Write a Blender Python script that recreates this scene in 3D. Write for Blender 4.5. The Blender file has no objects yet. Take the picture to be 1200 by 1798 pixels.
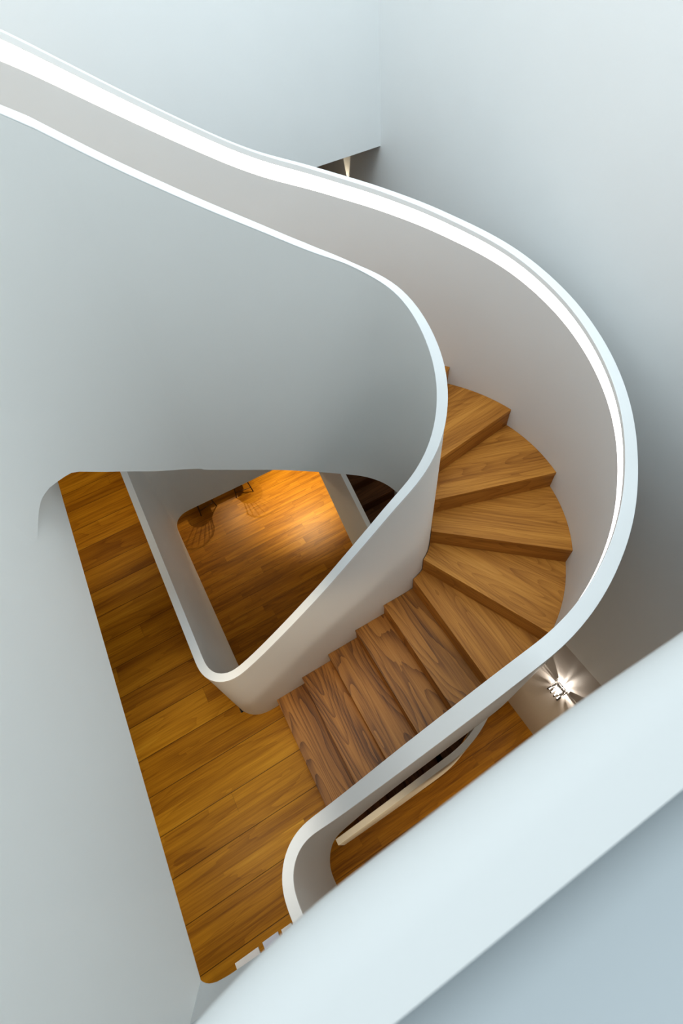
import bpy, bmesh, math, random
from mathutils import Vector, Matrix
from math import sin, cos, radians as R, pi

scene = bpy.context.scene
COL = scene.collection
random.seed(7)

# ------------------------------------------------------------------ materials
def new_mat(name):
    m = bpy.data.materials.new(name); m.use_nodes = True
    nt = m.node_tree
    return m, nt, nt.nodes['Principled BSDF']

def paint(name, col, rough=0.55, mottled=0.03, coat=0.0):
    m, nt, b = new_mat(name)
    tc = nt.nodes.new('ShaderNodeTexCoord')
    geo = nt.nodes.new('ShaderNodeNewGeometry')
    n = nt.nodes.new('ShaderNodeTexNoise'); n.inputs['Scale'].default_value = 1.3; n.inputs['Detail'].default_value = 3
    nt.links.new(geo.outputs['Position'], n.inputs['Vector'])
    mx = nt.nodes.new('ShaderNodeMix'); mx.data_type = 'RGBA'
    mx.inputs[6].default_value = (*[c * (1 - mottled) for c in col], 1)
    mx.inputs[7].default_value = (*[min(1, c * (1 + mottled)) for c in col], 1)
    nt.links.new(n.outputs['Fac'], mx.inputs[0]); nt.links.new(mx.outputs[2], b.inputs['Base Color'])
    b.inputs['Roughness'].default_value = rough
    b.inputs['Specular IOR Level'].default_value = 0.35
    n2 = nt.nodes.new('ShaderNodeTexNoise'); n2.inputs['Scale'].default_value = 2.2; n2.inputs['Detail'].default_value = 2
    nt.links.new(geo.outputs['Position'], n2.inputs['Vector'])
    bp = nt.nodes.new('ShaderNodeBump'); bp.inputs['Strength'].default_value = 0.10; bp.inputs['Distance'].default_value = 0.02
    nt.links.new(n2.outputs['Fac'], bp.inputs['Height']); nt.links.new(bp.outputs['Normal'], b.inputs['Normal'])
    return m

def plain(name, col, rough=0.5, metal=0.0):
    m, nt, b = new_mat(name)
    b.inputs['Base Color'].default_value = (*col, 1); b.inputs['Roughness'].default_value = rough
    b.inputs['Metallic'].default_value = metal
    return m

def glow(name, col, s):
    m, nt, b = new_mat(name)
    b.inputs['Base Color'].default_value = (*col, 1)
    b.inputs['Emission Color'].default_value = (*col, 1); b.inputs['Emission Strength'].default_value = s
    return m

class NB:
    """tiny node-builder"""
    def __init__(s, nt): s.nt = nt
    def link(s, a, b): s.nt.links.new(a, b)
    def math(s, op, a, b=None, c=None):
        n = s.nt.nodes.new('ShaderNodeMath'); n.operation = op
        for i, v in enumerate((a, b, c)):
            if v is None: continue
            if isinstance(v, (int, float)): n.inputs[i].default_value = v
            else: s.link(v, n.inputs[i])
        return n.outputs[0]
    def comb(s, x, y, z):
        n = s.nt.nodes.new('ShaderNodeCombineXYZ')
        for i, v in enumerate((x, y, z)):
            if isinstance(v, (int, float)): n.inputs[i].default_value = v
            else: s.link(v, n.inputs[i])
        return n.outputs[0]
    def noise(s, vec, scale, detail=2, rough=0.5):
        n = s.nt.nodes.new('ShaderNodeTexNoise'); n.inputs['Scale'].default_value = scale
        n.inputs['Detail'].default_value = detail; n.inputs['Roughness'].default_value = rough
        s.link(vec, n.inputs['Vector']); return n.outputs['Fac']
    def white(s, vec):
        n = s.nt.nodes.new('ShaderNodeTexWhiteNoise'); n.noise_dimensions = '3D'; s.link(vec, n.inputs['Vector']); return n.outputs['Value']
    def ramp(s, fac, stops):
        n = s.nt.nodes.new('ShaderNodeValToRGB'); e = n.color_ramp.elements
        e[0].position = stops[0][0]; e[0].color = (*stops[0][1], 1); e[1].position = stops[-1][0]; e[1].color = (*stops[-1][1], 1)
        for p, c in stops[1:-1]:
            k = e.new(p); k.color = (*c, 1)
        s.link(fac, n.inputs[0]); return n.outputs[0]
    def mul(s, col, fac):
        n = s.nt.nodes.new('ShaderNodeVectorMath'); n.operation = 'SCALE'; s.link(col, n.inputs[0]); s.link(fac, n.inputs[3]); return n.outputs[0]
    def mapr(s, v, a, b, c, d):
        n = s.nt.nodes.new('ShaderNodeMapRange'); s.link(v, n.inputs[0])
        for i, q in enumerate((a, b, c, d)): n.inputs[i + 1].default_value = q
        return n.outputs[0]

def grain(nb, x, y, seed, rings=9.0):
    """cathedral contour lines + fine fibre; x along the grain, y across"""
    v = nb.comb(nb.math('MULTIPLY', x, 0.55), nb.math('MULTIPLY', y, 3.4), seed)
    n1 = nb.noise(v, 1.0, 1.5, 0.4)
    n1b = nb.noise(nb.comb(nb.math('MULTIPLY', x, 3.0), nb.math('MULTIPLY', y, 14.0), seed), 1.0, 2, 0.5)
    f = nb.math('ADD', nb.math('MULTIPLY', n1, rings * 3.2), nb.math('MULTIPLY', n1b, 0.8))
    fr = nb.math('FRACT', f)
    line = nb.math('POWER', fr, 2.5)
    fib = nb.noise(nb.comb(nb.math('MULTIPLY', x, 5.0), nb.math('MULTIPLY', y, 260.0), seed), 1.0, 3, 0.6)
    broad = nb.noise(nb.comb(nb.math('MULTIPLY', x, 0.8), nb.math('MULTIPLY', y, 9.0), seed), 1.0, 2, 0.5)
    return line, fib, broad, n1

def wood_floor(name, gain=1.0):
    m, nt, b = new_mat(name); nb = NB(nt)
    g = nt.nodes.new('ShaderNodeNewGeometry'); sp = nt.nodes.new('ShaderNodeSeparateXYZ'); nb.link(g.outputs['Position'], sp.inputs[0])
    X, Y = sp.outputs[0], sp.outputs[1]
    W = 0.3145; Y0 = 0.015
    yy = nb.math('DIVIDE', nb.math('SUBTRACT', Y, Y0), W)
    bi = nb.math('FLOOR', yy); bf = nb.math('SUBTRACT', yy, bi)
    # each board is made up of two glued strips, each strip of staggered lamellas
    sy = nb.math('MULTIPLY', yy, 2.0); si = nb.math('FLOOR', sy); sf = nb.math('SUBTRACT', sy, si)
    off = nb.math('MULTIPLY', nb.white(nb.comb(si, 3.3, 1.0)), 5.0)
    xx = nb.math('DIVIDE', nb.math('ADD', X, off), 2.1); xi = nb.math('FLOOR', xx); xf = nb.math('SUBTRACT', xx, xi)
    cell = nb.comb(xi, si, 2.0)
    rnd = nb.white(cell); rnd2 = nb.white(nb.comb(xi, si, 7.0))
    seed = nb.math('MULTIPLY', rnd, 40.0)
    line, fib, broad, _ = grain(nb, X, Y, seed, 2.6)
    v = nb.math('ADD', nb.math('MULTIPLY', rnd2, 0.26), nb.math('MULTIPLY', broad, 0.75))
    v = nb.math('SUBTRACT', v, nb.math('MULTIPLY', line, 0.16))
    fine = nb.noise(nb.comb(nb.math('MULTIPLY', X, 1.2), nb.math('MULTIPLY', Y, 55.0), seed), 1.0, 4, 0.65)
    v = nb.math('ADD', v, nb.math('MULTIPLY', nb.math('SUBTRACT', fib, 0.5), 0.45))
    v = nb.math('ADD', v, nb.math('MULTIPLY', nb.math('SUBTRACT', fine, 0.5), 0.75))
    col = nb.ramp(v, [(0.0, (0.22, 0.080, 0.004)), (0.35, (0.44, 0.190, 0.010)), (0.62, (0.62, 0.295, 0.018)), (1.0, (0.80, 0.44, 0.045))])
    # seams
    e = nb.math('MINIMUM', bf, nb.math('SUBTRACT', 1.0, bf)); seam = nb.mapr(e, 0.004, 0.014, 0.32, 1.0)
    es = nb.math('MINIMUM', sf, nb.math('SUBTRACT', 1.0, sf)); s2 = nb.mapr(es, 0.002, 0.010, 0.88, 1.0)
    ex = nb.math('MINIMUM', xf, nb.math('SUBTRACT', 1.0, xf)); s3 = nb.mapr(ex, 0.0006, 0.002, 0.8, 1.0)
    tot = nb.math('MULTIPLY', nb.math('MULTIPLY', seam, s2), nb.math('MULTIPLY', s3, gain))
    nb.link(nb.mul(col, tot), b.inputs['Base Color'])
    b.inputs['Roughness'].default_value = 0.42; b.inputs['Specular IOR Level'].default_value = 0.18
    bp = nt.nodes.new('ShaderNodeBump'); bp.inputs['Strength'].default_value = 0.25; bp.inputs['Distance'].default_value = 0.003
    nb.link(nb.math('MULTIPLY', tot, 1.0), bp.inputs['Height']); nb.link(bp.outputs['Normal'], b.inputs['Normal'])
    return m

def wood_step(name, stops, rings=3.0, dark=0.35):
    """object space: local X runs along the nosing, local Y across the tread"""
    m, nt, b = new_mat(name); nb = NB(nt)
    tc = nt.nodes.new('ShaderNodeTexCoord'); sp = nt.nodes.new('ShaderNodeSeparateXYZ'); nb.link(tc.outputs['Object'], sp.inputs[0])
    oi = nt.nodes.new('ShaderNodeObjectInfo'); seed = nb.math('MULTIPLY', oi.outputs['Random'], 57.0)
    X, Y, Z = sp.outputs
    Yz = nb.math('ADD', Y, nb.math('MULTIPLY', Z, 0.8))
    line, fib, broad, n1 = grain(nb, X, Yz, seed, rings)
    v = nb.math('ADD', nb.math('MULTIPLY', broad, 0.75), 0.04)
    v = nb.math('SUBTRACT', v, nb.math('MULTIPLY', line, dark))
    fine = nb.noise(nb.comb(nb.math('MULTIPLY', X, 1.6), nb.math('MULTIPLY', Yz, 70.0), seed), 1.0, 4, 0.65)
    v = nb.math('ADD', v, nb.math('MULTIPLY', nb.math('SUBTRACT', fib, 0.5), 0.36))
    v = nb.math('ADD', v, nb.math('MULTIPLY', nb.math('SUBTRACT', fine, 0.5), 0.50))
    v = nb.math('ADD', v, nb.math('MULTIPLY', oi.outputs['Random'], 0.10))
    col = nb.ramp(v, stops); nb.link(col, b.inputs['Base Color'])
    b.inputs['Roughness'].default_value = 0.45; b.inputs['Specular IOR Level'].default_value = 0.3
    return m

WHITE = paint('white_plaster', (0.86, 0.865, 0.845))
WHITE_COOL = paint('white_plaster_cool', (0.90, 0.92, 0.92))
WHITE_CAP = paint('white_rail_paint', (0.91, 0.93, 0.93), 0.4, 0.01)
OUTW = paint('shade_toned_plaster', (0.74, 0.735, 0.725))  # white plaster greyed: the outer balustrade's shade is put into the colour
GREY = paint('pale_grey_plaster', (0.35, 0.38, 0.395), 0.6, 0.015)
RIM = paint('dimmed_rim_plaster', (0.50, 0.51, 0.505), 0.6, 0.015)  # white plaster darkened in colour, like the ledge, to offset strong overhead light
TAUPE = paint('taupe_plaster', (0.60, 0.565, 0.54), 0.6, 0.02)
FLOOR = wood_floor('oiled_plank_floor', 0.95)
FLOOR_LOW = wood_floor('oiled_plank_floor_shaded', 0.46)  # same planks at lower gain: the lowest storey's shade is in the colour
STEP_GOLD = wood_step('golden_step_wood', [(0.0, (0.17, 0.060, 0.012)), (0.3, (0.36, 0.150, 0.028)), (0.55, (0.53, 0.245, 0.050)), (1.0, (0.70, 0.38, 0.10))], 8.0, 0.15)
STEP_RED = wood_step('reddish_step_wood', [(0.0, (0.05, 0.018, 0.006)), (0.25, (0.20, 0.082, 0.018)), (0.5, (0.38, 0.170, 0.038)), (1.0, (0.55, 0.29, 0.08))], 6.5, 0.26)
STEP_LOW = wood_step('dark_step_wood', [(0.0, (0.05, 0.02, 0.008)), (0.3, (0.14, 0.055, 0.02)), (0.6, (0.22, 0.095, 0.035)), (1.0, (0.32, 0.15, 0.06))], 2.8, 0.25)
LED = glow('white_led_diffuser', (1.0, 1.0, 1.0), 2.6)
HALO = glow('halogen_tube_glow', (1.0, 0.95, 0.85), 5.0)
STEEL = plain('brushed_steel', (0.10, 0.095, 0.09), 0.45, 0.7)
DARKW = plain('dark_stained_wood', (0.05, 0.025, 0.012), 0.5)
PALEW = plain('pale_oak', (0.52, 0.36, 0.22), 0.5)
CLOTH = paint('white_cotton', (0.92, 0.94, 0.97), 0.9)

# ------------------------------------------------------------------ helpers
def link_bm(name, bm, mat, parent=None, smooth=35, bevel=0.0, seg=2):
    bmesh.ops.recalc_face_normals(bm, faces=bm.faces)
    me = bpy.data.meshes.new(name); bm.to_mesh(me); bm.free()
    o = bpy.data.objects.new(name, me); COL.objects.link(o); me.materials.append(mat)
    if smooth:
        for p in me.polygons: p.use_smooth = True
        me.set_sharp_from_angle(angle=R(smooth))
    if bevel:
        md = o.modifiers.new('bevel', 'BEVEL'); md.width = bevel; md.segments = seg; md.limit_method = 'ANGLE'; md.angle_limit = R(40)
        md.harden_normals = bool(smooth)
    if parent: o.parent = parent
    return o

def box(bm, x0, x1, y0, y1, z0, z1, M=None):
    vs = [bm.verts.new((x, y, z)) for x in (x0, x1) for y in (y0, y1) for z in (z0, z1)]
    if M:
        for v in vs: v.co = M @ v.co
    for f in ((0, 1, 3, 2), (4, 6, 7, 5), (0, 4, 5, 1), (2, 3, 7, 6), (0, 2, 6, 4), (1, 5, 7, 3)): bm.faces.new([vs[i] for i in f])

def prism(bm, poly, z0, z1):
    a = [bm.verts.new((p[0], p[1], z0)) for p in poly]; b = [bm.verts.new((p[0], p[1], z1)) for p in poly]
    n = len(poly); bm.faces.new(a[::-1]); bm.faces.new(b)
    for i in range(n): bm.faces.new((a[i], a[(i + 1) % n], b[(i + 1) % n], b[i]))

def rod(bm, p, q, r0, r1=None, n=10):
    p = Vector(p); q = Vector(q); r1 = r0 if r1 is None else r1
    d = (q - p).normalized(); a = d.orthogonal().normalized(); b = d.cross(a)
    A = [bm.verts.new(p + (a * cos(2 * pi * i / n) + b * sin(2 * pi * i / n)) * r0) for i in range(n)]
    B = [bm.verts.new(q + (a * cos(2 * pi * i / n) + b * sin(2 * pi * i / n)) * r1) for i in range(n)]
    bm.faces.new(A[::-1]); bm.faces.new(B)
    for i in range(n): bm.faces.new((A[i], A[(i + 1) % n], B[(i + 1) % n], B[i]))

def empty(name, loc, rz=0):
    o = bpy.data.objects.new(name, None); COL.objects.link(o); o.location = loc; o.rotation_euler = (0, 0, rz); o.empty_display_size = 0.2
    return o

def tag(o, label=None, cat=None, group=None, kind=None):
    if label: o['label'] = label
    if cat: o['category'] = cat
    if group: o['group'] = group
    if kind: o['kind'] = kind
    return o

def struct(o, label, cat): return tag(o, label, cat, kind='structure')

def lerp_tab(t, tab):
    if t <= tab[0][0]: return list(tab[0][1:])
    for a, b in zip(tab, tab[1:]):
        if t <= b[0]:
            u = (t - a[0]) / (b[0] - a[0]); return [p + (q - p) * u for p, q in zip(a[1:], b[1:])]
    return list(tab[-1][1:])

def line(p, q, key, tab, n=None):
    """stations (x, y, nx, ny, *values); key 0/1 = tabulate over x or y; normal points LEFT of travel"""
    p = Vector(p); q = Vector(q); L = (q - p).length; n = n or max(2, int(L / 0.06)); d = (q - p) / L
    out = []
    s = 1 if (q - p)[key] > 0 else -1
    T = sorted([(s * t[0], *t[1:]) for t in tab])
    for i in range(n):
        c = p + (q - p) * (i / n)
        out.append((c.x, c.y, -d.y, d.x, *lerp_tab(s * c[key], T)))
    return out

def arc(c, r, a0, a1, tab, step=5):
    n = max(4, int(abs(a1 - a0) / step)); out = []; s = 1 if a1 > a0 else -1
    T = sorted([(s * t[0], *t[1:]) for t in tab])
    for i in range(n):
        a = a0 + (a1 - a0) * i / n
        nx, ny = (-cos(R(a)), -sin(R(a))) if s > 0 else (cos(R(a)), sin(R(a)))
        out.append((c[0] + r * cos(R(a)), c[1] + r * sin(R(a)), nx, ny, *lerp_tab(s * a, T)))
    return out

def smooth_vals(st, passes=3, frm=4):
    for _ in range(passes):
        new = [list(s) for s in st]
        for i in range(1, len(st) - 1):
            for k in range(frm, len(st[0])):
                new[i][k] = 0.25 * st[i - 1][k] + 0.5 * st[i][k] + 0.25 * st[i + 1][k]
        st = [tuple(s) for s in new]
    return st

def refine(st, step=0.025, zpass=14, ppass=7):
    """resample a path evenly, round its kinks, and rebuild the left normals"""
    L = [0.0]
    for a, b in zip(st, st[1:]): L.append(L[-1] + math.dist(a[:2], b[:2]))
    n = int(L[-1] / step); out = []; k = 0
    for i in range(n + 1):
        t = L[-1] * i / n
        while k < len(st) - 2 and t > L[k + 1]: k += 1
        u = (t - L[k]) / max(1e-9, L[k + 1] - L[k])
        out.append([p + (q - p) * u for p, q in zip(st[k], st[k + 1])])
    def sm(idx, passes):
        for _ in range(passes):
            old = [list(o) for o in out]
            for i in range(1, len(out) - 1):
                for j in idx: out[i][j] = 0.25 * old[i - 1][j] + 0.5 * old[i][j] + 0.25 * old[i + 1][j]
    sm(range(4, len(out[0])), zpass); sm((0, 1), ppass)
    for i, o in enumerate(out):
        if 0 < i < len(out) - 1:
            d = Vector((out[i + 1][0] - out[i - 1][0], out[i + 1][1] - out[i - 1][1])).normalized(); o[2], o[3] = -d.y, d.x
    return [tuple(o) for o in out]

def sweep(bm, st, prof):
    """prof(s) -> list of (offset along left normal, z); closed profile"""
    rows = []
    for s in st:
        rows.append([bm.verts.new((s[0] + s[2] * o, s[1] + s[3] * o, z)) for o, z in prof(s)])
    n = len(rows[0])
    for a, b in zip(rows, rows[1:]):
        for i in range(n):
            j = (i + 1) % n
            bm.faces.new((a[i], a[j], b[j], b[i]))
    bm.faces.new(rows[0]); bm.faces.new(rows[-1][::-1])

Z0, Z2 = -4.0, 3.15          # ground storey and upper storey floor levels (middle storey floor = 0)

# ------------------------------------------------------------------ outer shell
def shell(name, boxes, mat, label, cat, bevel=0.0):
    bm = bmesh.new()
    for b in boxes: box(bm, *b)
    return struct(link_bm(name, bm, mat, smooth=0, bevel=bevel), label, cat)

shell('wall_right', [(2.76, 3.0, -3.2, 8.7, -1.0, 6.6)], WHITE_COOL, 'tall plain white wall rising on the right side of the stairwell', 'wall')
shell('wall_right.001', [(2.775, 3.0, -3.2, 8.7, Z0, -1.0)], TAUPE, 'lowest taupe wall on the right that carries the lit sconce', 'wall')
shell('wall_back', [(-4.2, 2.76, 4.4, 4.6, 2.83, 6.6)], WHITE_COOL, 'white wall above the stair, ending in a free lower edge near the top', 'wall')
shell('wall_left.001', [(-4.4, -4.2, -3.2, 8.7, Z0, 5.0)], WHITE, 'outer side wall beyond the landings', 'wall')
shell('wall_far', [(-4.2, 3.0, 8.5, 8.7, Z0, 2.83)], TAUPE, 'far end wall of the two lower storeys', 'wall')
shell('wall_near', [(-4.2, 3.0, -3.4, -3.2, Z0, 5.0)], WHITE, 'wall behind the camera', 'wall')
shell('floor', [(-4.2, 2.775, -3.2, 8.5, Z0 - 0.1, Z0)], FLOOR_LOW, 'shade-toned golden plank floor of the lowest storey, seen through the openings', 'floor')
VX = -0.625
for b_ in [(-4.2, VX, -3.2, 8.5, -0.95, -0.02), (VX, -0.27, 0.36, 1.42, -0.95, -0.02), (VX, -0.50, 1.42, 1.46, -0.95, -0.02), (VX, -0.555, 1.46, 1.50, -0.95, -0.02), (VX, 2.76, 5.25, 8.5, -0.95, -0.02), (VX, 2.76, -3.2, -1.2, -0.95, -0.02)]:
    shell('ceiling', [b_], WHITE, 'thick white slab under the middle storey floor', 'ceiling')
shell('floor.001', [(-4.2, VX, -3.2, 8.5, -0.02, 0), (VX, -0.27, 0.36, 1.42, -0.02, 0), (VX, -0.50, 1.42, 1.46, -0.02, 0), (VX, -0.555, 1.46, 1.50, -0.02, 0), (VX, 1.56, 4.83, 8.5, -0.02, 0),
                    (1.56, 2.76, 5.25, 8.5, -0.02, 0), (VX, 2.76, -3.2, -1.2, -0.02, 0)], FLOOR, 'golden plank floor of the middle storey at the foot of the main stair', 'floor')
shell('ceiling.001', [(-4.2, -0.66, -3.2, 8.5, 2.83, 3.13), (-0.66, -0.32, 2.09, 3.03, 2.83, 3.13), (-0.66, 2.76, 4.6, 8.5, 2.83, 3.13),
                      (-0.66, 2.76, -3.2, -0.12, 2.83, 3.13)], WHITE, 'white ceiling slab over the middle storey', 'ceiling')
shell('floor.002', [(-4.2, -0.66, -3.2, 4.4, 3.13, Z2), (-0.66, -0.32, 2.09, 3.03, 3.13, Z2), (-0.66, 2.76, -3.2, -0.45, 3.13, Z2)], FLOOR, 'upper storey plank floor around the stairwell', 'floor')

# ------------------------------------------------------------------ upper stairwell parapet (left + rounded corner + near side)
CAM = Vector((0, 0, 4.6))
FR = 0.655; FC = (-0.61 + FR, 2.036 - FR)
def fillet_bottom(a, b):
    # the point of the rounded corner wall lying along the direction (a, b, -1) from the eye height
    A = a * a + b * b; B = -2 * (a * FC[0] + b * FC[1]); C = FC[0] ** 2 + FC[1] ** 2 - FR * FR
    h = (-B + math.sqrt(B * B - 4 * A * C)) / (2 * A)
    return math.degrees(math.atan2(b * h - FC[1], a * h - FC[0])) % 360, 4.6 - h
FB = sorted([fillet_bottom(a, b) for a, b in ((-0.058, 1.0145), (-0.107, 1.0435), (-0.165, 1.0815), (-0.222, 1.117), (-0.27, 1.150), (-0.295, 1.167), (-0.32, 1.164), (-0.342, 1.157), (-0.371, 1.145), (-0.396, 1.116), (-0.412, 1.066), (-0.423, 1.0), (-0.433, 0.95))])
FB = [(90, 2.50)] + [f for f in FB if f[0] > 96] + ([] if FB[-1][0] >= 179 else [(180, FB[-1][1] + 0.05)])
TOP2 = 4.26
left_st = arc(FC, FR, 90, 180, [(a, z) for a, z in FB], 3)
left_st.append((-0.61, FC[1], 1, 0, FB[-1][1]))
def ftop(s):
    d = max(0.0, 0.045 - s[0]); return 4.122 + (0.76 * d if d < 0.12 else 0.09 + 0.04 * (1 - math.exp(-(d - 0.12) * 18)))

bm = bmesh.new()
# rounded corner: front skin with free lower edge, solid behind it
sweep(bm, left_st, lambda s: [(0, ftop(s) - 0.006), (-0.058, ftop(s) - 0.026), (-0.058, s[4] + 0.03), (0, s[4])])
bc = bmesh.new()
sweep(bc, left_st, lambda s: [(0.0, ftop(s)), (-0.061, ftop(s) + 0.0155), (-0.061, ftop(s) - 0.026), (0.0, ftop(s) - 0.006)])
struct(link_bm('trim_2', bc, WHITE_CAP, bevel=0.0025), 'white rim on top of the rounded corner wall', 'trim')
wl = struct(link_bm('wall_left', bm, WHITE), 'rounded corner where the stair parapet blends into the left well wall', 'wall')
bm = bmesh.new()
box(bm, -0.67, -0.6101, -0.14, 2.16, 2.82, TOP2 - 0.005)
link = struct(link_bm('wall_left.002', bm, WHITE, smooth=0), 'tall white well wall filling the left edge of the view', 'wall')

nb_b = [(-0.67, 0.0), (-0.611, -0.0), (-0.606, -0.008), (-0.595, -0.018), (-0.575, -0.026), (-0.54, -0.030), (-0.46, -0.032), (-0.3, -0.034), (0.0, -0.034), (0.6, -0.034), (1.3, -0.034), (2.76, -0.034)]
nb_m = [(-0.67, -0.07), (-0.611, -0.07), (-0.606, -0.075), (-0.595, -0.082), (-0.575, -0.086), (-0.54, -0.088), (-0.46, -0.088), (-0.3, -0.086), (0.0, -0.084), (0.6, -0.084), (1.3, -0.084), (2.76, -0.084)]
nb_t = [(-0.67, -0.09), (-0.611, -0.09), (-0.60, -0.095), (-0.50, -0.098), (-0.40, -0.090), (-0.30, -0.060), (-0.2, -0.028), (-0.136, -0.0134), (-0.109, -0.0088), (-0.091, -0.0050), (-0.072, -0.0027), (-0.038, -0.0012),
        (0.006, -0.0005), (0.114, 0.003), (0.174, 0.0045), (0.256, 0.002), (0.6, 0.0), (1.3, 0.0), (2.76, 0.0)]
def resamp(P, n):
    L = [0]
    for a, b in zip(P, P[1:]): L.append(L[-1] + math.dist(a, b))
    out = []
    for i in range(n):
        t = L[-1] * (i / (n - 1)) ** 1.6
        for k in range(len(P) - 1):
            if t <= L[k + 1] + 1e-9:
                u = (t - L[k]) / max(1e-9, L[k + 1] - L[k]); out.append((P[k][0] + (P[k + 1][0] - P[k][0]) * u, P[k][1] + (P[k + 1][1] - P[k][1]) * u)); break
    return out
N = 140
Bt, Mt, Tt = resamp(nb_b, N), resamp(nb_m, N), resamp(nb_t, N)
for _ in range(4):
    Tt = [Tt[0]] + [((Tt[i - 1][0] + 2 * Tt[i][0] + Tt[i + 1][0]) / 4, (Tt[i - 1][1] + 2 * Tt[i][1] + Tt[i + 1][1]) / 4) for i in range(1, N - 1)] + [Tt[-1]]
RB = 0.040; CAPT = 4.24
bm = bmesh.new(); rows = []
for (bx, by), (mx_, my_), (tx, ty) in zip(Bt, Mt, Tt):
    prof = [(bx, by, 2.82), (mx_, my_, 2.99), (mx_, my_, 3.9), (tx, ty, CAPT - RB)]
    for q in (15, 30, 45, 60, 75, 90): prof.append((tx, ty - RB * (1 - cos(R(q))), CAPT - RB + RB * sin(R(q))))
    prof += [(tx, -0.066, CAPT), (tx, -0.066, 2.82)] if ty > -0.03 or True else []
    if ty - RB <= -0.066: prof = [(x, y, z) if i < len(prof) - 2 else (x, ty - RB - 0.02, z) for i, (x, y, z) in enumerate(prof)]
    rows.append([bm.verts.new(p) for p in prof])
n = len(rows[0])
for a, b in zip(rows, rows[1:]):
    for i in range(n - 1): bm.faces.new((a[i], a[i + 1], b[i + 1], b[i]))
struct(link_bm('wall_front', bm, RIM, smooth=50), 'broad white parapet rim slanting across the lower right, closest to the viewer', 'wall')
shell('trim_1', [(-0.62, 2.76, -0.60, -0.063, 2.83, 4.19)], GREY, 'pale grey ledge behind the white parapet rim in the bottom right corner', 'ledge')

# ------------------------------------------------------------------ MAIN STAIR (middle to upper storey)
main = empty('staircase', (0.4, 0.9, 0.0))
tag(main, 'main curved staircase with golden wood steps, white balustrades and a glowing handrail strip', 'staircase')
main_inv = Matrix.Translation(-Vector((0.4, 0.9, 0)))
def adopt(o, root):
    o.parent = root; o.matrix_parent_inverse = Matrix.Translation(-Vector(root.location)); return o

# inner balustrade, well-side face; columns: ztop, zbot
IC = (1.09, 1.738); IR = 0.298
st = []
st += line((1.54, 4.80), (-0.36, 4.80), 0, [(1.54, 1.06, -1.0), (-0.36, 1.06, -1.0)])
st += arc((-0.36, 4.58), 0.22, 90, 180, [(90, 1.06, -1.0), (180, 1.06, -1.0)], 6)
st += line((-0.58, 4.58), (-0.58, 1.62), 1, [(4.58, 1.06, -1.0), (1.62, 1.06, -1.0)])
st += arc((-0.40, 1.62), 0.18, 180, 270, [(180, 1.06, -1.0), (270, 1.10, -0.9)], 6)
st += line((-0.40, 1.44), (1.09, 1.44), 0, [(-0.40, 1.10, -0.9), (-0.2, 1.215, -0.8), (0.06, 1.405, -0.25), (0.39, 1.67, -0.05), (0.66, 1.925, 0.15), (0.80, 2.057, 0.24), (0.957, 2.215, 0.35), (1.09, 2.31, 0.45)])
st += arc(IC, IR, -90, 90, [(-90, 2.32, 0.45), (-76, 2.42, 0.6), (-62, 2.50, 0.75), (-45, 2.61, 0.9), (-30, 2.71, 1.0), (-17, 2.80, 1.1), (3, 2.915, 1.25), (24.6, 3.06, 1.38), (42, 3.158, 1.482), (54, 3.205, 1.545), (70, 3.26, 1.61), (80, 3.30, 1.65), (90, 3.345, 1.70)], 4)
st += line((1.09, 2.036), (0.045, 2.036), 0, [(1.09, 3.35, 1.715), (0.998, 3.405, 1.784), (0.934, 3.441, 1.84), (0.698, 3.615, 2.03), (0.561, 3.713, 2.135), (0.465, 3.783, 2.206), (0.221, 3.971, 2.37), (0.045, 4.122, 2.49)])
st.append((0.045, 2.036, 0, -1, 4.122, 2.49))
# lean of the well face: the wall foot sits a few cm further into the well beside the landing
inner_st = refine(st)
TI = 0.058
def tilt(s): return 0.0155 * min(1.0, max(0.0, (1.15 - s[0]) / 0.25)) if s[1] > 1.9 and s[3] < -0.8 and s[1] < 2.2 else 0.0
bm = bmesh.new()
sweep(bm, inner_st, lambda s: [(0, s[4] - 0.006), (-TI, s[4] - 0.026), (-TI, s[5]), (0, s[5])])
ib = adopt(link_bm('inner_balustrade', bm, WHITE), main)
tag(ib, 'inner solid white balustrade looping round the open well')
bm = bmesh.new()
sweep(bm, inner_st, lambda s: [(0.0, s[4]), (-TI - 0.003, s[4] + tilt(s)), (-TI - 0.003, s[4] - 0.026), (0.0, s[4] - 0.006)])
adopt(link_bm('rail_cap', bm, WHITE_CAP, bevel=0.0025), main).matrix_parent_inverse = Matrix.Translation(-Vector(main.location))

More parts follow.
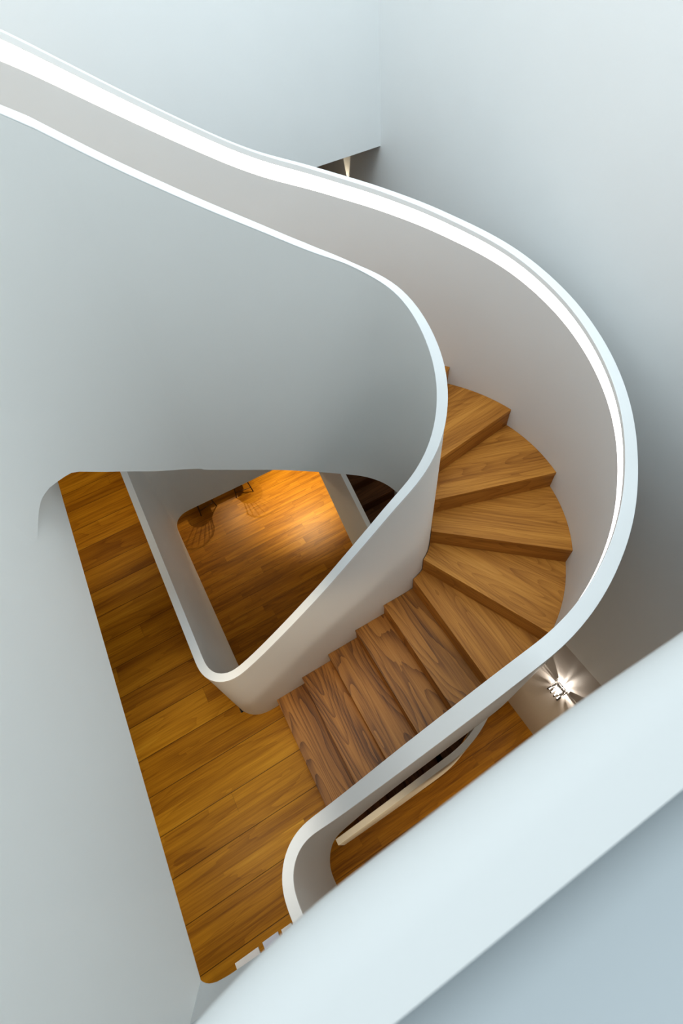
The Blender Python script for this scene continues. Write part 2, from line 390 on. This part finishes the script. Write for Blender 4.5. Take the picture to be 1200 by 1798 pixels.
# outer balustrade, stair-side face; columns: ztop, zbot, top thickness, foot thickness
OC = (1.10, 1.69); OR = 1.34
st = []
st += line((-0.665, -1.2), (-0.665, 0.04), 1, [(-1.2, 1.06, -1.0, .065, .085), (0.04, 1.06, -1.0, .065, .085)])
st += arc((-0.355, 0.04), 0.31, 180, 90, [(180, 1.06, -1.0, .065, .085), (135, 1.06, -0.97, .065, .075), (90, 1.07, -0.62, .075, .06)], 6)
st += line((-0.355, 0.35), (1.10, 0.35), 0, [(-0.355, 1.08, -0.6, .078, .06), (-0.2, 1.155, -0.5, .085, .05), (0.0, 1.30, -0.36, .09, .04), (0.29, 1.53, -0.17, .098, .035), (0.663, 1.77, 0.06, .10, .035), (0.87, 1.90, .19, .10, .035), (1.10, 2.02, .34, .095, .035)])
st += arc(OC, OR, -90, 90, [(-90, 2.02, .34, .095, .035), (-75, 2.09, .52, .085, .05), (-63, 2.165, .68, .078, .06), (-51, 2.27, .85, .072, .06), (-41, 2.35, 1.0, .066, .06), (-32.7, 2.438, 1.1, .062, .06), (-23, 2.532, 1.2, .06, .06), (-10.5, 2.642, 1.3, .06, .06),
                           (2.4, 2.755, 1.4, .06, .06), (22, 2.917, 1.55, .06, .06), (39, 3.041, 1.65, .06, .06), (54.7, 3.176, 1.8, .06, .06), (69.6, 3.315, 1.9, .06, .06), (90, 3.53, 2.05, .06, .06)], 3)
st += line((1.10, 3.03), (-0.7, 3.03), 0, [(1.10, 3.535, 2.05, .06, .06), (0.94, 3.627, 2.15, .06, .06), (0.684, 3.797, 2.3, .06, .06), (0.467, 3.947, 2.45, .06, .06), (0.118, 4.198, 2.65, .06, .06), (-0.1, 4.33, 2.8, .06, .06), (-0.3, 4.36, 2.83, .06, .06), (-0.7, 4.36, 2.83, .06, .06)])
outer_st = refine(st)
bm = bmesh.new()
sweep(bm, outer_st, lambda s: [(0, s[4] - 0.032), (-s[6] + 0.003, s[4] - 0.032), (-s[7], s[5]), (0, s[5])])
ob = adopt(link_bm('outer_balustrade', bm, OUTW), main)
tag(ob, 'outer solid white balustrade sweeping round the steps')
bm = bmesh.new()
sweep(bm, outer_st, lambda s: [(0.003, s[4]), (-s[6], s[4]), (-s[6], s[4] - 0.032), (0.003, s[4] - 0.032)])
adopt(link_bm('rail_cap', bm, WHITE_CAP, bevel=0.0025), main)
bm = bmesh.new()
led_st = [s for s in outer_st if s[1] > 0.5 or s[0] > 0.0]
sweep(bm, led_st, lambda s: [(0.0015, s[4] - 0.0325), (-0.012, s[4] - 0.0325), (-0.012, s[4] - 0.115), (0.0015, s[4] - 0.115)])
tag(adopt(link_bm('light_strip', bm, LED), main), 'glowing white strip set under the outer handrail')

# steps
NA = {7: -66.5, 8: -40.5, 9: -15.0, 10: 10.5, 11: 35.5, 12: 61.0, 13: 86.0}
RI, RO = IR + TI, OR
def nosing(k, f=0.0):
    """inner and outer end of nosing line k, moved f metres forward"""
    if k <= 6:
        x = -0.283 + 0.2815 * (k - 1) + f; return Vector((x, 1.381)), Vector((x - 0.01, 0.351))
    if k >= 14:
        x = 1.10 - 0.27 * (k - 13.35) - f; return Vector((x, 2.094)), Vector((x, 3.029))
    a = R(NA[k]); d = Vector((cos(a), sin(a))); t = Vector((-sin(a), cos(a)))
    return Vector(IC) + d * (RI + 0.001) + t * f * 0.6, Vector(OC) + d * (RO - 0.001) + t * f
def edge_pts(c, r, p, q, n=8):
    a0 = math.atan2(p.y - c[1], p.x - c[0]); a1 = math.atan2(q.y - c[1], q.x - c[0])
    return [Vector((c[0] + r * cos(a0 + (a1 - a0) * i / n), c[1] + r * sin(a0 + (a1 - a0) * i / n))) for i in range(n + 1)]
RISE = 0.175
def build_step(root, k, ni, no, mi, mo, inner_pts, outer_pts, ztop, mat, tread_t=0.034, rise=RISE):
    mid = (ni + no) / 2; d = (no - ni).normalized(); rot = math.atan2(d.y, d.x)
    M = Matrix.Translation((mid.x, mid.y, ztop)) @ Matrix.Rotation(rot, 4, 'Z'); Mi = M.inverted()
    poly = outer_pts + inner_pts[::-1]
    bm = bmesh.new(); prism(bm, [(p.x, p.y) for p in poly], ztop - tread_t, ztop)
    for v in bm.verts: v.co = Mi @ v.co
    t = link_bm('tread', bm, mat, smooth=0, bevel=0.002, seg=2)
    t.parent = root; t.matrix_parent_inverse = Matrix.Translation(-Vector(root.location)); t.matrix_basis = M
    # riser board a hair behind the nosing
    bk = Vector((-d.y, d.x)) * 0.003
    c = sum(poly, Vector((0, 0))) / len(poly)
    if bk.dot(c - mid) < 0: bk = -bk
    bm = bmesh.new(); e = bk * 6
    prism(bm, [(ni + bk).to_tuple(), (no + bk).to_tuple(), (no + bk + e).to_tuple(), (ni + bk + e).to_tuple()], ztop - rise, ztop - tread_t)
    for v in bm.verts: v.co = Mi @ v.co
    r = link_bm('riser', bm, mat, smooth=0, bevel=0.001)
    r.parent = t
    return t
for k in range(1, 18):
    ni, no = nosing(k); mi, mo = nosing(k + 1, 0.02)
    if k <= 5: ip = [ni, mi]; op = [no, mo]
    elif k == 6:
        ip = [ni] + edge_pts(IC, RI + .001, ni, mi, 4)[1:]
        op = [no] + edge_pts(OC, RO - .001, no, mo, 8)[1:]
    elif k <= 12: ip = edge_pts(IC, RI + .001, ni, mi, 5); op = edge_pts(OC, RO - .001, no, mo, 9)
    elif k == 13: ip = [ni, mi]; op = [no, Vector((1.1, 3.029)), mo]
    else: ip = [ni, mi]; op = [no, mo]
    build_step(main, k, ni, no, mi, mo, ip, op, RISE * k, STEP_RED if k <= 5 else STEP_GOLD)
# plastered underside of the flight
bm = bmesh.new(); rows = []
for k in range(1, 19):
    a, b = nosing(k)
    z = RISE * k - 0.36
    rows.append([bm.verts.new((a.x, a.y, z + .14)), bm.verts.new((b.x, b.y, z + .14)), bm.verts.new((b.x, b.y, z)), bm.verts.new((a.x, a.y, z))])
for a, b in zip(rows, rows[1:]):
    for i in range(4): bm.faces.new((a[i], a[(i + 1) % 4], b[(i + 1) % 4], b[i]))
bm.faces.new(rows[0]); bm.faces.new(rows[-1][::-1])
adopt(link_bm('soffit', bm, WHITE), main)

# ------------------------------------------------------------------ LOWER STAIR (lowest to middle storey)
low = empty('staircase', (0.4, 0.9, Z0))
tag(low, 'lower staircase partly hidden below, with dark wood steps and a grey white balustrade', 'staircase')
LR = 4.0 / 23
LNA = {7: -66, 8: -40, 9: -15}
def lnos(n, f=0.0):
    if n <= 6:
        x = -0.25 + 0.283 * (n - 1) + f; return Vector((x, 1.38)), Vector((x, 0.397))
    if n <= 9:
        a = R(LNA[n]); d = Vector((cos(a), sin(a))); t = Vector((-sin(a), cos(a)))
        return Vector((1.1, 1.89)) + d * 0.512 + t * f * .4, Vector((1.1, 1.69)) + d * 1.277 + t * f
    y = 1.62 + 0.2715 * (n - 10) + f; return Vector((1.613, y)) if n > 10 else Vector((1.605, 1.80 + f)), Vector((2.376, y))
for n_ in range(1, 23):
    ni, no = lnos(n_); mi, mo = lnos(n_ + 1, 0.02)
    ip, op = [ni, mi], [no, mo]
    if n_ in (7, 8): op = edge_pts((1.1, 1.69), 1.277, no, mo, 6)
    if n_ == 6: op = [no] + edge_pts((1.1, 1.69), 1.277, Vector((1.1, .413)), mo, 5); ip = [ni, Vector((1.1, 1.379)), mi]
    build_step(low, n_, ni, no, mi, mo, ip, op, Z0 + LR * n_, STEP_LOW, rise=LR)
st = line((-0.57, 0.395), (1.10, 0.395), 0, [(-0.57, -3.0, -4.0), (-0.25, -2.83, -4.0), (0.28, -2.50, -3.95), (1.10, -2.0, -3.55)])
st += arc((1.1, 1.69), 1.295, -90, 0, [(-90, -2.0, -3.5), (-60, -1.75, -3.2), (0, -1.25, -2.7)], 4)
st += line((2.395, 1.69), (2.395, 5.2), 1, [(1.69, -1.25, -2.7), (5.2, 1.0, -.5)])
st.append((2.395, 5.2, -1, 0, 1.0, -.5))
lo = refine(st)
bm = bmesh.new(); sweep(bm, lo, lambda s: [(0, s[4]), (-0.075, s[4]), (-0.075, s[5]), (0, s[5])])
adopt(link_bm('outer_balustrade', bm, WHITE, bevel=0.005), low)
# inner balustrade beside the steps climbing away from the viewer; well side is on the left of travel
st = line((0.0, 1.44), (1.10, 1.44), 0, [(0.0, -2.75, -4.0), (1.10, -2.1, -3.5)])
st += arc((1.1, 1.89), 0.45, -90, 0, [(-90, -2.1, -3.4), (0, -1.05, -2.3)], 6)
st += line((1.55, 1.89), (1.55, 5.2), 1, [(1.89, -1.05, -2.4), (2.9, -0.53, -2.05), (3.42, -0.15, -1.66), (4.25, 0.36, -0.86), (4.85, 0.78, -0.4), (5.2, 1.0, -.3)])
st.append((1.55, 5.2, -1, 0, 1.0, -.3))
li = refine(st)
bm = bmesh.new(); sweep(bm, li, lambda s: [(0, s[4]), (-0.062, s[4]), (-0.062, s[5]), (0, s[5])])
adopt(link_bm('inner_balustrade', bm, WHITE, bevel=0.005), low)
bm = bmesh.new(); rows = []
for k in range(1, 24):
    a, b = lnos(k); z = Z0 + LR * k - 0.36
    z = max(z, Z0 + 0.0)
    rows.append([bm.verts.new((a.x, a.y, z + .14)), bm.verts.new((b.x, b.y, z + .14)), bm.verts.new((b.x, b.y, z)), bm.verts.new((a.x, a.y, z))])
for a, b in zip(rows, rows[1:]):
    for i in range(4): bm.faces.new((a[i], a[(i + 1) % 4], b[(i + 1) % 4], b[i]))
bm.faces.new(rows[0]); bm.faces.new(rows[-1][::-1])
adopt(link_bm('soffit', bm, WHITE), low)

# ------------------------------------------------------------------ wall sconce with fins and added ray blades (lowest storey)
sc = empty('wall_sconce', (2.775, 0.30, -1.90))
tag(sc, 'lit steel wall sconce with slatted fins, throwing star-shaped rays on the taupe wall', 'wall lamp')
def cbox(bm, c, s): box(bm, c[0] - s[0] / 2, c[0] + s[0] / 2, c[1] - s[1] / 2, c[1] + s[1] / 2, c[2] - s[2] / 2, c[2] + s[2] / 2)
bm = bmesh.new(); cbox(bm, (-0.006, 0, 0), (0.012, 0.10, 0.10)); adopt(link_bm('back_plate', bm, STEEL, smooth=0, bevel=0.002), sc).matrix_parent_inverse = Matrix()
bm = bmesh.new()
for z in (0.10, 0.125): rod(bm, (-0.07, -0.075, z), (-0.07, 0.075, z), 0.0035)
rod(bm, (-0.07, 0, 0.10), (-0.07, 0, 0.145), 0.008); rod(bm, (0, 0, 0.03), (-0.07, 0, 0.10), 0.004)
o = link_bm('bracket', bm, STEEL); o.parent = sc
for i in range(4):
    bm = bmesh.new(); y = -0.075 + 0.05 * i
    M = Matrix.Translation((-0.075, y, -0.12)) @ Matrix.Rotation(R(-18 + 12 * i), 4, 'X')
    box(bm, -0.035, 0.035, -0.009, 0.009, -0.028, 0.028, M)
    o = link_bm('fin', bm, STEEL, smooth=0, bevel=0.003); o.parent = sc
bm = bmesh.new(); rod(bm, (-0.055, -0.05, 0.0), (-0.055, 0.05, 0.0), 0.011, n=14)
o = link_bm('halogen_tube', bm, HALO); o.parent = sc
for i in range(14):  # thin blades added round the tube to cut its light into rays
    a = 2 * pi * (i + 0.3 * (i % 3)) / 14; bm = bmesh.new()
    M = Matrix.Translation((-0.055, 0, 0)) @ Matrix.Rotation(a, 4, 'X')
    box(bm, -0.03, 0.03, 0.062, 0.078, -0.0012 - 0.001 * (i % 2), 0.0012 + 0.001 * (i % 2), M)
    o = link_bm('ray_blade', bm, STEEL, smooth=0); o.parent = sc
# side cheeks that cast the dark wedges beside the lamp
for s in (-1, 1):
    bm = bmesh.new()
    box(bm, -0.075, -0.012, s * 0.085 - 0.004, s * 0.085 + 0.004, 0.02, 0.11)
    o = link_bm('side_cheek', bm, STEEL, smooth=0, bevel=0.001); o.parent = sc

# upper sconce under the free lower edge of the back wall
s2 = empty('wall_sconce', (2.76, 5.05, 2.18))
tag(s2, 'small uplighter on the right wall just under the back wall edge', 'wall lamp')
bm = bmesh.new(); rod(bm, (-0.05, 0, -0.08), (-0.05, 0, 0.02), 0.035, n=20); o = link_bm('lamp_body', bm, STEEL); o.parent = s2
bm = bmesh.new(); cbox(bm, (-0.008, 0, -0.03), (0.016, 0.07, 0.07)); o = link_bm('back_plate', bm, STEEL, smooth=0, bevel=0.002); o.parent = s2
bm = bmesh.new(); rod(bm, (-0.05, 0, 0.0205), (-0.05, 0, 0.024), 0.028, n=20); o = link_bm('lens', bm, glow('warm_lens', (1, .85, .6), 8)); o.parent = s2

# ------------------------------------------------------------------ dining chairs and table in the lowest storey
def make_chair(name, loc, rz, label):
    r = empty(name, loc, rz); tag(r, label, 'chair', 'spindle chairs drawn up to the dark table')
    bm = bmesh.new(); prism(bm, [(0.22 * cos(a) * (1 if abs(cos(a)) < .9 else .97), 0.21 * sin(a)) for a in [2 * pi * i / 24 for i in range(24)]], 0.43, 0.455)
    o = link_bm('seat', bm, DARKW, bevel=0.006); o.parent = r
    for sx in (-1, 1):
        for sy in (-1, 1):
            bm = bmesh.new(); rod(bm, (sx * 0.20, sy * 0.20, 0), (sx * 0.14, sy * 0.13, 0.435), 0.011, 0.015); o = link_bm('leg', bm, DARKW); o.parent = r
    for sy in (-1, 1):
        bm = bmesh.new(); rod(bm, (-0.18, sy * 0.18, 0.14), (0.18, sy * 0.18, 0.14), 0.008); o = link_bm('stretcher', bm, DARKW); o.parent = r
    for i in range(7):
        a = R(-60 + 20 * i); bm = bmesh.new()
        rod(bm, (0.18 * sin(a), -0.18 * cos(a), 0.45), (0.25 * sin(a), -0.25 * cos(a), 0.80), 0.007); o = link_bm('spindle', bm, DARKW); o.parent = r
    bm = bmesh.new()
    for i in range(12):
        a, b = R(-66 + 11 * i), R(-66 + 11 * (i + 1)); rod(bm, (0.25 * sin(a), -0.25 * cos(a), 0.80), (0.25 * sin(b), -0.25 * cos(b), 0.80), 0.012)
    o = link_bm('top_rail', bm, DARKW); o.parent = r
    return r
make_chair('dining_chair', (-0.16, 7.30, Z0), 0.18, 'left dark wooden spindle chair on the lowest floor, only leg tips showing')
make_chair('dining_chair', (0.76, 7.27, Z0), -0.12, 'right dark wooden spindle chair on the lowest floor, beside the brighter planks')
tb = empty('dining_table', (0.45, 7.85, Z0)); tag(tb, 'dark wooden dining table beyond the spindle chairs', 'table')
bm = bmesh.new(); box(bm, -1.1, 1.1, -0.35, 0.42, 0.72, 0.75); o = link_bm('tabletop', bm, DARKW, smooth=0, bevel=0.006); o.parent = tb
for sx in (-1, 1):
    for sy in (-1, 1):
        bm = bmesh.new(); rod(bm, (sx * 1.0, 0.03 + sy * 0.32, 0), (sx * 1.0, 0.03 + sy * 0.32, 0.72), 0.022, 0.028); o = link_bm('leg', bm, DARKW); o.parent = tb

# ------------------------------------------------------------------ low bench with folded linen at the edge of the middle landing
bn = empty('bench', (-1.02, -0.245, 0)); tag(bn, 'low pale wooden bench peeping out under the near parapet rim', 'bench')
bm = bmesh.new(); box(bm, -0.26, 0.24, -0.15, 0.17, 0.26, 0.29); o = link_bm('seat', bm, PALEW, smooth=0, bevel=0.004); o.parent = bn
for sx in (-0.21, 0.19):
    for sy in (-0.12, 0.14):
        bm = bmesh.new(); rod(bm, (sx, sy, 0), (sx, sy, 0.26), 0.016, 0.02); o = link_bm('leg', bm, PALEW); o.parent = bn
def linen(x0, x1, y, rz, label, mat, h=0.02):
    o = None
    bm = bmesh.new(); W = (x1 - x0) / 2
    nx, ny = 10, 8
    for lay in range(2):
        z = lay * (h / 2)
        g = [[bm.verts.new((-W + 2 * W * i / nx, -0.10 + 0.115 * j / ny, z + 0.001 + (h / 2 - 0.002) * (0.8 + 0.2 * sin(i * 1.3 + j)) * t)) for j in range(ny + 1)] for t in (0,) for i in range(nx + 1)]
        g2 = [[bm.verts.new((-W + 2 * W * i / nx, -0.10 + 0.115 * j / ny, z + (h / 2 - 0.001) * (0.85 + 0.15 * sin(i * 1.3 + j)))) for j in range(ny + 1)] for i in range(nx + 1)]
        for i in range(nx):
            for j in range(ny):
                bm.faces.new((g[i][j], g[i][j + 1], g[i + 1][j + 1], g[i + 1][j])); bm.faces.new((g2[i][j], g2[i + 1][j], g2[i + 1][j + 1], g2[i][j + 1]))
        for i in range(nx):
            bm.faces.new((g[i][0], g[i + 1][0], g2[i + 1][0], g2[i][0])); bm.faces.new((g[i][ny], g2[i][ny], g2[i + 1][ny], g[i + 1][ny]))
        for j in range(ny):
            bm.faces.new((g[0][j], g2[0][j], g2[0][j + 1], g[0][j + 1])); bm.faces.new((g[nx][j], g[nx][j + 1], g2[nx][j + 1], g2[nx][j]))
    o = link_bm('folded_linen', bm, mat); o.location = ((x0 + x1) / 2, y, 0.2905); o.rotation_euler = (0, 0, rz)
    tag(o, label, 'linen', 'folded linen on the low bench')
linen(-1.24, -1.07, -0.054, 0.0, 'white folded linen on the left end of the low bench', CLOTH)
linen(-1.035, -0.92, -0.048, 0.0, 'bluish white folded linen in the middle of the low bench', plain('bluish_cotton', (0.74, 0.80, 0.95), 0.9))
linen(-0.895, -0.82, -0.052, 0.0, 'small white folded linen at the right end of the low bench', CLOTH)

# ------------------------------------------------------------------ lights
def lamp(kind, name, loc, energy, col, size=0.05, tgt=None, **kw):
    l = bpy.data.lights.new(name, kind); l.energy = energy; l.color = col
    if kind == 'AREA': l.size = size
    elif kind != 'SUN': l.shadow_soft_size = size
    for k, v in kw.items(): setattr(l, k, v)
    o = bpy.data.objects.new(name, l); COL.objects.link(o); o.location = loc
    if tgt is not None: o.rotation_euler = (Vector(tgt) - Vector(loc)).to_track_quat('-Z', 'Y').to_euler()
    return o
WARM = (1.0, 0.80, 0.52)
NEUT = (1.0, 0.88, 0.72)
# added overhead and side fills, then ceiling spots of the middle storey
lamp('AREA', 'overhead_fill', (0.7, 1.7, 8.2), 108, (0.87, 0.96, 1.0), 2.4, (1.6, 1.9, 0))  # unseen area lamp added to lighten the right wall beside the stair
lamp('AREA', 'side_fill', (-3.9, 1.5, 5.6), 22, (0.93, 0.97, 1.0), 3.0, (2.76, 2.0, 2.5))  # added side fill for the right wall; no window stands here
lamp('SPOT', 'ceiling_or_fill_spot', (-1.45, 0.75, 2.76), 75, (1.0, 0.90, 0.76), 0.06, (-1.0, 0.75, 0), spot_size=R(70), spot_blend=0.9)
lamp('SPOT', 'ceiling_or_fill_spot', (-1.6, 5.0, 2.76), 80, WARM, 0.06, (-1.4, 5.0, 0), spot_size=R(80), spot_blend=0.9)
lamp('SPOT', 'ceiling_or_fill_spot', (-1.7, 2.9, 2.76), 25, WARM, 0.06, (-1.2, 2.9, 0), spot_size=R(80), spot_blend=0.9)
lamp('SPOT', 'ceiling_or_fill_spot', (-1.0, 0.75, 2.76), 62, (1.0, 0.82, 0.58), 0.08, (0.35, 1.45, 0.6), spot_size=R(50), spot_blend=0.9)
# unseen fill spot added on the near side to brighten the main stair's outer face
lamp('SPOT', 'ceiling_or_fill_spot', (0.6, -1.6, 2.76), 75, (1.0, 0.92, 0.80), 0.15, (0.6, 0.3, -0.3), spot_size=R(95), spot_blend=0.9)
# lowest storey spots
lamp('SPOT', 'ceiling_or_fill_spot', (2.0, 6.9, -1.1), 900, WARM, 0.05, (1.9, 6.5, Z0), spot_size=R(66), spot_blend=0.9)
lamp('SPOT', 'ceiling_or_fill_spot', (-0.3, -1.2, -1.05), 130, WARM, 0.05, (0.2, 0.1, Z0), spot_size=R(70), spot_blend=0.9)
lamp('SPOT', 'ceiling_or_fill_spot', (2.2, -1.4, -1.1), 150, WARM, 0.05, (2.1, 0.2, Z0), spot_size=R(75), spot_blend=0.9)
lamp('POINT', 'pendant_bulb', (0.45, 8.05, -2.1), 110, WARM, 0.02)
# halogen in the wall sconce
lamp('POINT', 'sconce_bulb', (2.70, 0.30, -1.90), 11.0, (1.0, 0.9, 0.78), 0.008)
lamp('SPOT', 'uplight_bulb', (2.71, 5.05, 2.215), 9.0, (1.0, 0.85, 0.62), 0.01, (2.75, 5.05, 2.8), spot_size=R(28), spot_blend=0.25)

w = bpy.data.worlds.new('sky'); scene.world = w; w.use_nodes = True
bg = w.node_tree.nodes['Background']; bg.inputs[0].default_value = (0.83, 0.94, 1.0, 1); bg.inputs[1].default_value = 0.95

# ------------------------------------------------------------------ camera
cd = bpy.data.cameras.new('camera'); cam = bpy.data.objects.new('camera', cd); COL.objects.link(cam)
cd.sensor_fit = 'VERTICAL'; cd.sensor_height = 36; cd.sensor_width = 24
cd.lens = 853.537 * 36 / 1798
cd.clip_start = 0.02
Cm = Matrix(((0.8650744089816106, 0.4491968946764638, -0.2233123747984853), (-0.4951916338556944, 0.6935011434321678, -0.5232985857210047), (-0.08019671242915824, 0.5632746345001679, 0.822368635980396)))
cam.matrix_world = Matrix.Translation(CAM) @ Cm.to_4x4()
cd.dof.use_dof = True; cd.dof.focus_distance = 3.4; cd.dof.aperture_fstop = 6.3
scene.camera = cam
scene.view_settings.view_transform = 'Standard'
scene.view_settings.look = 'Medium High Contrast'
scene.view_settings.exposure = 0.0
